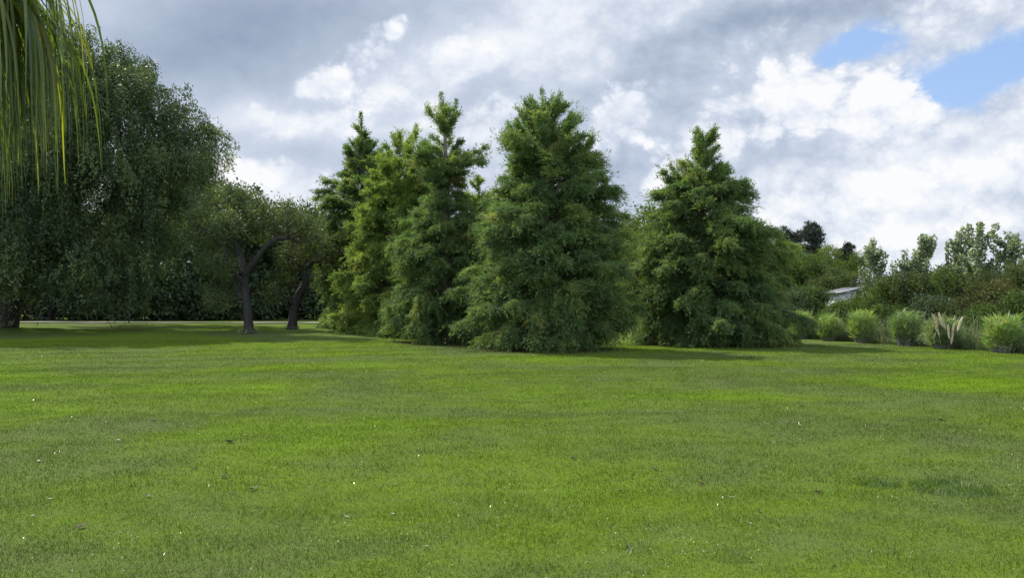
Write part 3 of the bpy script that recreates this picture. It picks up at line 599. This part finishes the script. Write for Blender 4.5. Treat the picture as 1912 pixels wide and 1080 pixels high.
# pale shed in the hedge
def box(name, x0, x1, y0, y1, z00, z01, zt0, zt1, mat, parent):
    v = np.array([(x0, y0, z00), (x1, y0, z01), (x1, y1, z01), (x0, y1, z00), (x0, y0, zt0), (x1, y0, zt1), (x1, y1, zt1), (x0, y1, zt0)], float)
    return make(name, v, [np.array([(0, 3, 2, 1), (4, 5, 6, 7), (0, 1, 5, 4), (1, 2, 6, 5), (2, 3, 7, 6), (3, 0, 4, 7)])], mat, parent)
d = 60.0; sx0, sx1 = X(1566, d), X(1599, d); root = empty('shed', ((sx0+sx1)/2, d, 0)); tag(root, 'small pale shed with a sloping grey roof, half hidden in the hedge', 'shed')
hw = (sx1-sx0)/2; zl, zr = Z(549, d), Z(539, d)
box('wall', -hw, hw, 0, 2.6, 0, 0, zl, zr, M['white'], root)
box('roof', -hw-0.3, hw+0.12, -0.3, 2.9, zl+0.003, zr+0.006, zl+0.10, zr+0.10, M['roof'], root)
box('fascia', -hw-0.3, hw+0.12, -0.335, -0.303, zl-0.02, zr-0.02, zl+0.11, zr+0.11, M['white'], root)

# cane clumps along the lawn edge
def cane(px, base_y, top, hw, seed, label, mat, name='cane_clump', cat='clump', n=2700, group='grassy clumps in a row along the lawn edge'):
    global rng; rng = np.random.default_rng(seed); d = G(base_y); h = Z(top, d); w = hw*d/F
    root = empty(name, (X(px, d), d, 0)); tag(root, label, cat, group)
    lv = Leaves(); tb = Tubes()
    ns = 150
    for s in range(ns):
        a = rng.uniform(0, 6.28); q = math.sqrt(rng.random())*w*0.45; e = rng.uniform(0.1, 1.0)*w*0.75; hh = h*rng.uniform(0.40, 1.12)*(1-0.25*(e/w)**2)
        A = np.array([q*math.cos(a), q*math.sin(a), 0]); B = np.array([(q*0.8+e*0.6)*math.cos(a), (q*0.8+e*0.6)*math.sin(a), hh]); mid = np.array([A[0]*1.1+0.2*B[0], A[1]*1.1+0.2*B[1], hh*0.55])
        p = spline([A, mid, B], 7); tb.add(p, np.linspace(0.010, 0.004, 7), 4)
        m = n//ns; u = rng.beta(1.6, 0.9, m)*0.95+0.05; i = np.clip((u*6).astype(int), 0, 5); f = (u*6-i)[:, None]; c = p[i]*(1-f)+p[i+1]*f
        az = rng.uniform(0, 6.28, m); out = np.stack([np.cos(az), np.sin(az), rng.uniform(-0.1, 1.0, m)], -1)
        lv.add(c, out+np.array([0, 0, 0.25]), rng.uniform(0.12, 0.44, m)*(0.6+0.5*h), rng.uniform(0.018, 0.034, m), (0.45+0.15*rng.normal() if rng.random() > 0.09 else 1.1)+0.12*rng.normal(size=m))
    tb.build('stems', M['stem'], root).name = 'stem_bundle'; lv.build('foliage', M[mat], root); return root, h, w, d
cane(1496, 633, 588, 24, 301, 'bright grassy clump, leftmost of the row beside the lone conifer', 'cane')
cane(1546, 637, 594, 24, 302, 'pale grassy clump between the two brightest on the left of the row', 'cane')
cane(1609, 640, 588, 29, 303, 'bright rounded grassy clump below the pale shed', 'cane')
cane(1690, 646, 590, 31, 304, 'deep green broad clump just left of the pampas plumes', 'canedark', n=3400)
cane(1872, 659, 597, 42, 305, 'largest bright clump in the row at the right picture edge', 'cane', n=4200)
r_, h, w, d = cane(1760, 652, 600, 36, 306, 'pampas grass clump with eight upright cream plumes', 'pampas', 'pampas_grass', 'pampas grass', 4200)
def fountain():
    lv = Leaves()
    for k in range(420):                                # long arching blades, three straight pieces each
        a = rng.uniform(0, 6.28); o = np.array([math.cos(a), math.sin(a), 0]); q = rng.uniform(0.0, 0.25)*w; hh = h*rng.uniform(0.35, 1.0); e = w*rng.uniform(0.35, 1.25)
        p = [o*q, o*(q+e*0.25)+np.array([0, 0, hh*0.7]), o*(q+e*0.7)+np.array([0, 0, hh*0.95]), o*(q+e*1.05)+np.array([0, 0, hh*rng.uniform(0.45, 0.8)])]; ti = 0.5+0.25*rng.normal()
        for i in range(3): lv.add(p[i][None], (p[i+1]-p[i])[None], np.linalg.norm(p[i+1]-p[i])*1.08, 0.022-0.004*i, ti)
    lv.build('arching_blades', M['pampas'], r_)
fountain()
for (px, py, ln, ti, lean) in ((1728, 588, 36, .2, -.25), (1739, 586, 30, .6, -.15), (1745, 592, 34, .5, -.12), (1772, 593, 36, .9, .22), (1763, 606, 32, .6, .15), (1752, 608, 34, .5, .02), (1735, 610, 24, .4, -.2), (1760, 622, 28, .7, .08)):
    top = np.array([X(px, d)-r_.location.x, -0.62+0.12*rng.normal(), Z(py, d)]); L = ln*0.72*d/F; ax = nrm(np.array([lean*1.5+0.08*rng.normal(), 0.05, 1.0])); bot = top-ax*L; lv = Leaves(); n = 420; u = rng.uniform(0, 1, n)
    rad = 0.030*np.sin(np.clip(u*0.9+0.1, 0, 1)*np.pi)**0.7; o = rnd_unit(n)
    lv.add(bot+ax*(u*L)[:, None]+np.array([lean*0.35, 0, -0.06])*(u**2*L)[:, None]+o*(rad*rng.uniform(0, 1, n))[:, None], ax*1.0+o*0.35, 0.09, 0.016, ti*0.5+0.25+0.12*rng.normal(size=n))
    o_ = lv.build('plume', M['plume'], r_)
    t2 = Tubes(); base = np.array([top[0]*0.4, 0, 0.05]); t2.add(spline([base, base*0.4+bot*0.6, bot, top-ax*L*0.2], 9), 0.006, 4); s_ = t2.build('stalk', M['stem'], r_)
# low dry grass between the clumps
def weeds():
    global rng; rng = np.random.default_rng(77); lv = Leaves(); n = 26000; u = rng.uniform(-0.02, 1.1, n)
    px = 1478+(1912-1478)*u; by = 631+(661-631)*u; d = G(by)+rng.uniform(0.0, 2.6, n)
    x = X(px, d); hh = rng.gamma(3, 0.13, n)*(0.55+0.75*np.abs(np.sin(x*1.9+2*np.sin(x*0.7))))
    lv.add(np.stack([x, d, np.zeros(n)], -1), np.stack([rng.normal(0, .35, n), rng.normal(0, .35, n), np.ones(n)], -1), hh, rng.uniform(0.015, 0.035, n), rng.random(n)**1.5)
    tag(lv.build('dry_grass', M['drygrass']), 'rough dry grass and weeds filling the foot of the hedge', 'grass', kind='stuff')
weeds()

# ---------------------------------------------------------------- fan palm overhead at the left
def palm():
    global rng; rng = np.random.default_rng(61)
    tx, ty = -3.75, 4.3; root = empty('fan_palm', (tx, ty, 0)); tag(root, 'drooping palm fronds hanging into the upper left corner', 'palm')
    tb = Tubes(); zs = np.linspace(-0.1, 3.35, 30); tb.add(np.stack([0.06*np.sin(zs), 0*zs, zs], -1), 0.17+0.02*np.sin(zs*40), 14, 0.05); tb.build('trunk', M['bark'], root)
    fans = [(-2.62, 4.15, 3.34, -8), (-2.60, 4.45, 3.22, 6), (-2.85, 4.0, 3.12, -4), (-2.75, 4.7, 3.42, 12), (-2.95, 4.35, 2.96, 0), (-2.52, 4.3, 3.52, 3), (-2.8, 3.85, 3.45, -15), (-2.7, 4.25, 3.28, -20), (-2.98, 4.2, 3.3, 14), (-2.82, 4.5, 3.08, -12), (-2.9, 4.6, 3.2, 10), (-3.2, 3.6, 3.1, -50), (-3.3, 5.1, 3.2, 55), (-4.6, 4.6, 3.2, 170), (-4.2, 3.5, 3.2, -120)]
    for (hx, hy, hz, az) in fans:
        hx -= 0.085
        t2 = Tubes(); H = np.array([hx-tx, hy-ty, hz]); t2.add(spline([(0, 0, 3.25), H*np.array([.5, .5, 1])+np.array([0, 0, .22]), H], 10), np.linspace(0.022, 0.012, 10), 6); pet = t2
        nb = 74; V, Fq, T = [], [], []
        a0 = R_(az)
        for b in range(nb):
            th = R_(-125+250*(b+0.5)/nb)+rng.normal(0, 0.03)       # spread of the fan in its own plane
            out = np.array([math.cos(a0)*math.cos(th), math.sin(a0)*math.cos(th), 0.0])+np.array([-math.sin(a0), math.cos(a0), 0])*math.sin(th)
            dirv = nrm(out+np.array([0, 0, 0.10+0.25*rng.random()-0.35*math.cos(th)*0.6]))
            L = rng.uniform(0.64, 1.24); n = 15; p = H.copy(); pts = [p.copy()]; dv = dirv.copy(); st = rng.uniform(0.16, 0.30)
            for k in range(n-1):
                g = 0.02 if k < 3 else st*2.2
                dv = nrm(dv+np.array([0, 0, -1])*g+rng.normal(0, 0.02, 3)); p = p+dv*L/(n-1); pts.append(p.copy())
            pts = np.array(pts); tg = nrm(np.gradient(pts, axis=0)); s0 = nrm(np.cross(dirv, [0, 0, 1])); tw = rng.normal(0, 0.7)
            side = nrm(s0*math.cos(tw)+nrm(np.cross(tg, s0))*math.sin(tw)*np.linspace(0, 1, n)[:, None])
            u = np.linspace(0, 1, n); wd = (rng.uniform(0.012, 0.022)*np.clip(u*5+0.25, 0, 1)*np.clip((1-u)*1.9, 0.04, 1)**0.8)[:, None]
            nn = np.cross(tg, side)
            base = sum(len(q) for q in V)
            V.append(np.stack([pts-side*wd/2+nn*wd*0.18, pts, pts+side*wd/2+nn*wd*0.18], 1).reshape(-1, 3)); k = np.arange(n-1)*3+base
            Fq += [np.stack([k, k+1, k+4, k+3], -1), np.stack([k+1, k+2, k+5, k+4], -1)]; T.append(np.full(n*3, np.clip(0.40+0.27*rng.normal(), 0, 1)))
        fr = make('frond', np.concatenate(V), Fq, M['palm'], root, tint=np.concatenate(T))
        pet.build('petiole', M['stem'], fr)
palm()

# ---------------------------------------------------------------- small things lying on the lawn
def litter(px, py, size, label, mat, name, cat, group, seed, asp=0.5):
    global rng; rng = np.random.default_rng(seed); d = G(py); x = X(px, d); size *= 0.62 if mat == 'leafpale' else 0.85; z = float(ground_h(x, d))+0.014
    n = 9; u = np.linspace(0, 1, n); L = size; w = L*asp*np.sin(np.clip(u, 0.02, 0.97)*np.pi)**0.8+0.002; curl = rng.uniform(0.05, 0.22)*L; a = rng.uniform(0, 6.28)
    cz = curl*(2*u-1)**2; V = []
    for s, up in ((-0.5, 0.25), (-0.25, 0.06), (0, 0), (0.25, 0.06), (0.5, 0.25)): V.append(np.stack([(u-0.5)*L, s*w, cz+up*w*rng.uniform(0.6, 1.4)], -1))
    V = np.stack(V, 1).reshape(-1, 3); k = (np.arange(n-1)[:, None]*5+np.arange(4)[None]).ravel()
    V = V@np.array([[math.cos(a), math.sin(a), 0], [-math.sin(a), math.cos(a), 0], [0, 0, 1]])
    o = make(name, V, [np.stack([k, k+1, k+6, k+5], -1)], M[mat], tint=np.full(len(V), rng.uniform(0.2, 0.8)), smooth=True); o.location = (x, d, z); tag(o, label, cat, group)
    sm = o.modifiers.new('thickness', 'SOLIDIFY'); sm.thickness = 0.002
dl = 'small dark curled leaf lying on the open lawn'; pl = 'small bleached leaf lying on the open lawn'
for k, (px, py, s) in enumerate(((288, 790, .10), (420, 898, .10), (280, 937, .07), (222, 828, .09), (787, 987, .06), (1070, 863, .09), (1157, 922, .06), (1220, 880, .08), (1415, 963, .055), (1495, 760, .12), (830, 823, .07), (1310, 908, .07), (365, 880, .07), (440, 930, .06), (1755, 785, .12), (345, 858, .07))):
    litter(px, py, s, dl, 'leafbrown', 'fallen_leaf', 'leaf', 'dark dead leaves scattered on the lawn', 400+k, 0.6)
litter(430, 830, .13, 'largest dark curled leaf, upper left part of the lawn', 'leafbrown', 'fallen_leaf', 'leaf', 'dark dead leaves scattered on the lawn', 420, .7)
litter(155, 990, .10, 'dark leaf lying alone at the lower left of the lawn', 'leafbrown', 'fallen_leaf', 'leaf', 'dark dead leaves scattered on the lawn', 421, .5)
litter(475, 922, .15, 'long brown leaf lying aslant on a worn patch at the left of the lawn', 'leafbrown', 'fallen_leaf', 'leaf', 'dark dead leaves scattered on the lawn', 422, .3)
litter(1525, 925, .09, 'dark leaf on the right half of the lawn near the taller dark grass', 'leafbrown', 'fallen_leaf', 'leaf', 'dark dead leaves scattered on the lawn', 423, .6)
litter(1172, 1028, .07, 'brown leaf caught in the pale grass tuft near the bottom of the lawn', 'leafbrown', 'fallen_leaf', 'leaf', 'dark dead leaves scattered on the lawn', 424, .6)
for k, (px, py, s) in enumerate(((97, 940, .06), (65, 970, .06), (700, 798, .08), (735, 963, .045), (797, 1030, .05), (1492, 797, .08), (1232, 883, .05), (515, 878, .05), (982, 797, .07), (1317, 800, .07), (458, 815, .07), (1400, 987, .05))):
    litter(px, py, s, pl, 'leafpale', 'fallen_leaf', 'leaf', 'bleached leaves scattered on the lawn', 440+k, 0.45)
litter(75, 865, .11, 'white leaf, brightest fleck at the left of the lawn', 'leafpale', 'fallen_leaf', 'leaf', 'bleached leaves scattered on the lawn', 460, .5)
litter(1365, 937, .09, 'whitish leaf right of the middle of the lawn', 'leafpale', 'fallen_leaf', 'leaf', 'bleached leaves scattered on the lawn', 461, .4)
litter(650, 970, .08, 'straw coloured leaf lying aslant left of the middle of the lawn', 'leafpale', 'fallen_leaf', 'leaf', 'bleached leaves scattered on the lawn', 462, .25)

def tuft(px, py, n, h, spread, label, mat, seed):
    global rng; rng = np.random.default_rng(seed); d = G(py); d = {506: 41.9, 507: 45.9}.get(seed, d); x = X(px, d); lv = Leaves(); a = rng.uniform(0, 6.28, n); q = spread*np.sqrt(rng.random(n)); ln = rng.uniform(0.1, 1.3, n)
    lv.add(np.stack([q*np.cos(a), q*np.sin(a)*1.0, np.zeros(n)], -1), np.stack([np.cos(a*1.7)*ln, np.sin(a*1.7)*ln, np.ones(n)], -1), h*rng.uniform(0.5, 1.2, n), np.where(d > 30, 4.0, 1.0)*rng.uniform(0.004, 0.007, n), rng.uniform(0.1, 0.95, n))
    o = lv.build('grass_tuft', M[mat]); o.location = (x, d, float(ground_h(x, d))); tag(o, label, 'grass tuft')
tuft(1190, 1030, 110, 0.085, 0.16, 'coarse pale tuft of grass near the bottom, right of centre', 'tuft', 501)
tuft(1775, 915, 700, 0.085, 0.38, 'patch of taller dark green grass at the right of the lawn', 'tuftdark', 502)
tuft(1010, 1062, 60, 0.065, 0.14, 'bright small tuft of grass at the bottom centre', 'tuft', 503)
tuft(1370, 1045, 130, 0.065, 0.14, 'yellow green grass tuft at the bottom, right of the pale coarse tuft', 'tuft', 504)
tuft(1640, 905, 320, 0.075, 0.22, 'smaller patch of dark grass, left of the taller dark patch', 'tuftdark', 505)
tuft(462, 628, 150, 0.30, 0.55, 'rough pale grass tuft at the foot of the thick crooked tree', 'drygrass', 506)
tuft(546, 625, 90, 0.26, 0.40, 'rough grass tuft at the foot of the slender twisted tree', 'drygrass', 507)
def glint():  # white flakes added in place of sun glints on the grass blades
    global rng; rng = np.random.default_rng(91); lv = Leaves()
    for (px, py, n, sp) in ((740, 925, 60, .30), (800, 1000, 60, .28), (1440, 862, 90, .55), (1200, 1012, 80, .30), (960, 905, 60, .40), (1300, 1050, 60, .28), (250, 1005, 50, .30), (610, 1015, 60, .30), (1010, 960, 60, .40), (560, 880, 40, .45), (1750, 930, 40, .5), (1600, 1040, 50, .35), (60, 1050, 40, .3), (1340, 855, 40, .5), (850, 1062, 50, .3), (420, 1000, 40, .4)):
        d0 = G(py); x = X(px, d0)+rng.normal(0, sp, n); y = d0+rng.normal(0, sp*1.3, n)
        P = np.stack([x, y, ground_h(x, y)+rng.uniform(0.012, 0.030, n)], -1)
        lv.add(P, rng.normal(0, 1, (n, 3))*np.array([1, 1, 0.5]), rng.uniform(0.004, 0.011, n), rng.uniform(0.003, 0.006, n), rng.random(n), np.array([0, -0.4, 1.0])+rng.normal(0, 0.4, (n, 3)))
    tag(lv.build('glint_flecks', M['glint']), 'tiny white flecks standing in for glints in loose drifts over the near lawn', 'glint', kind='stuff')
glint()
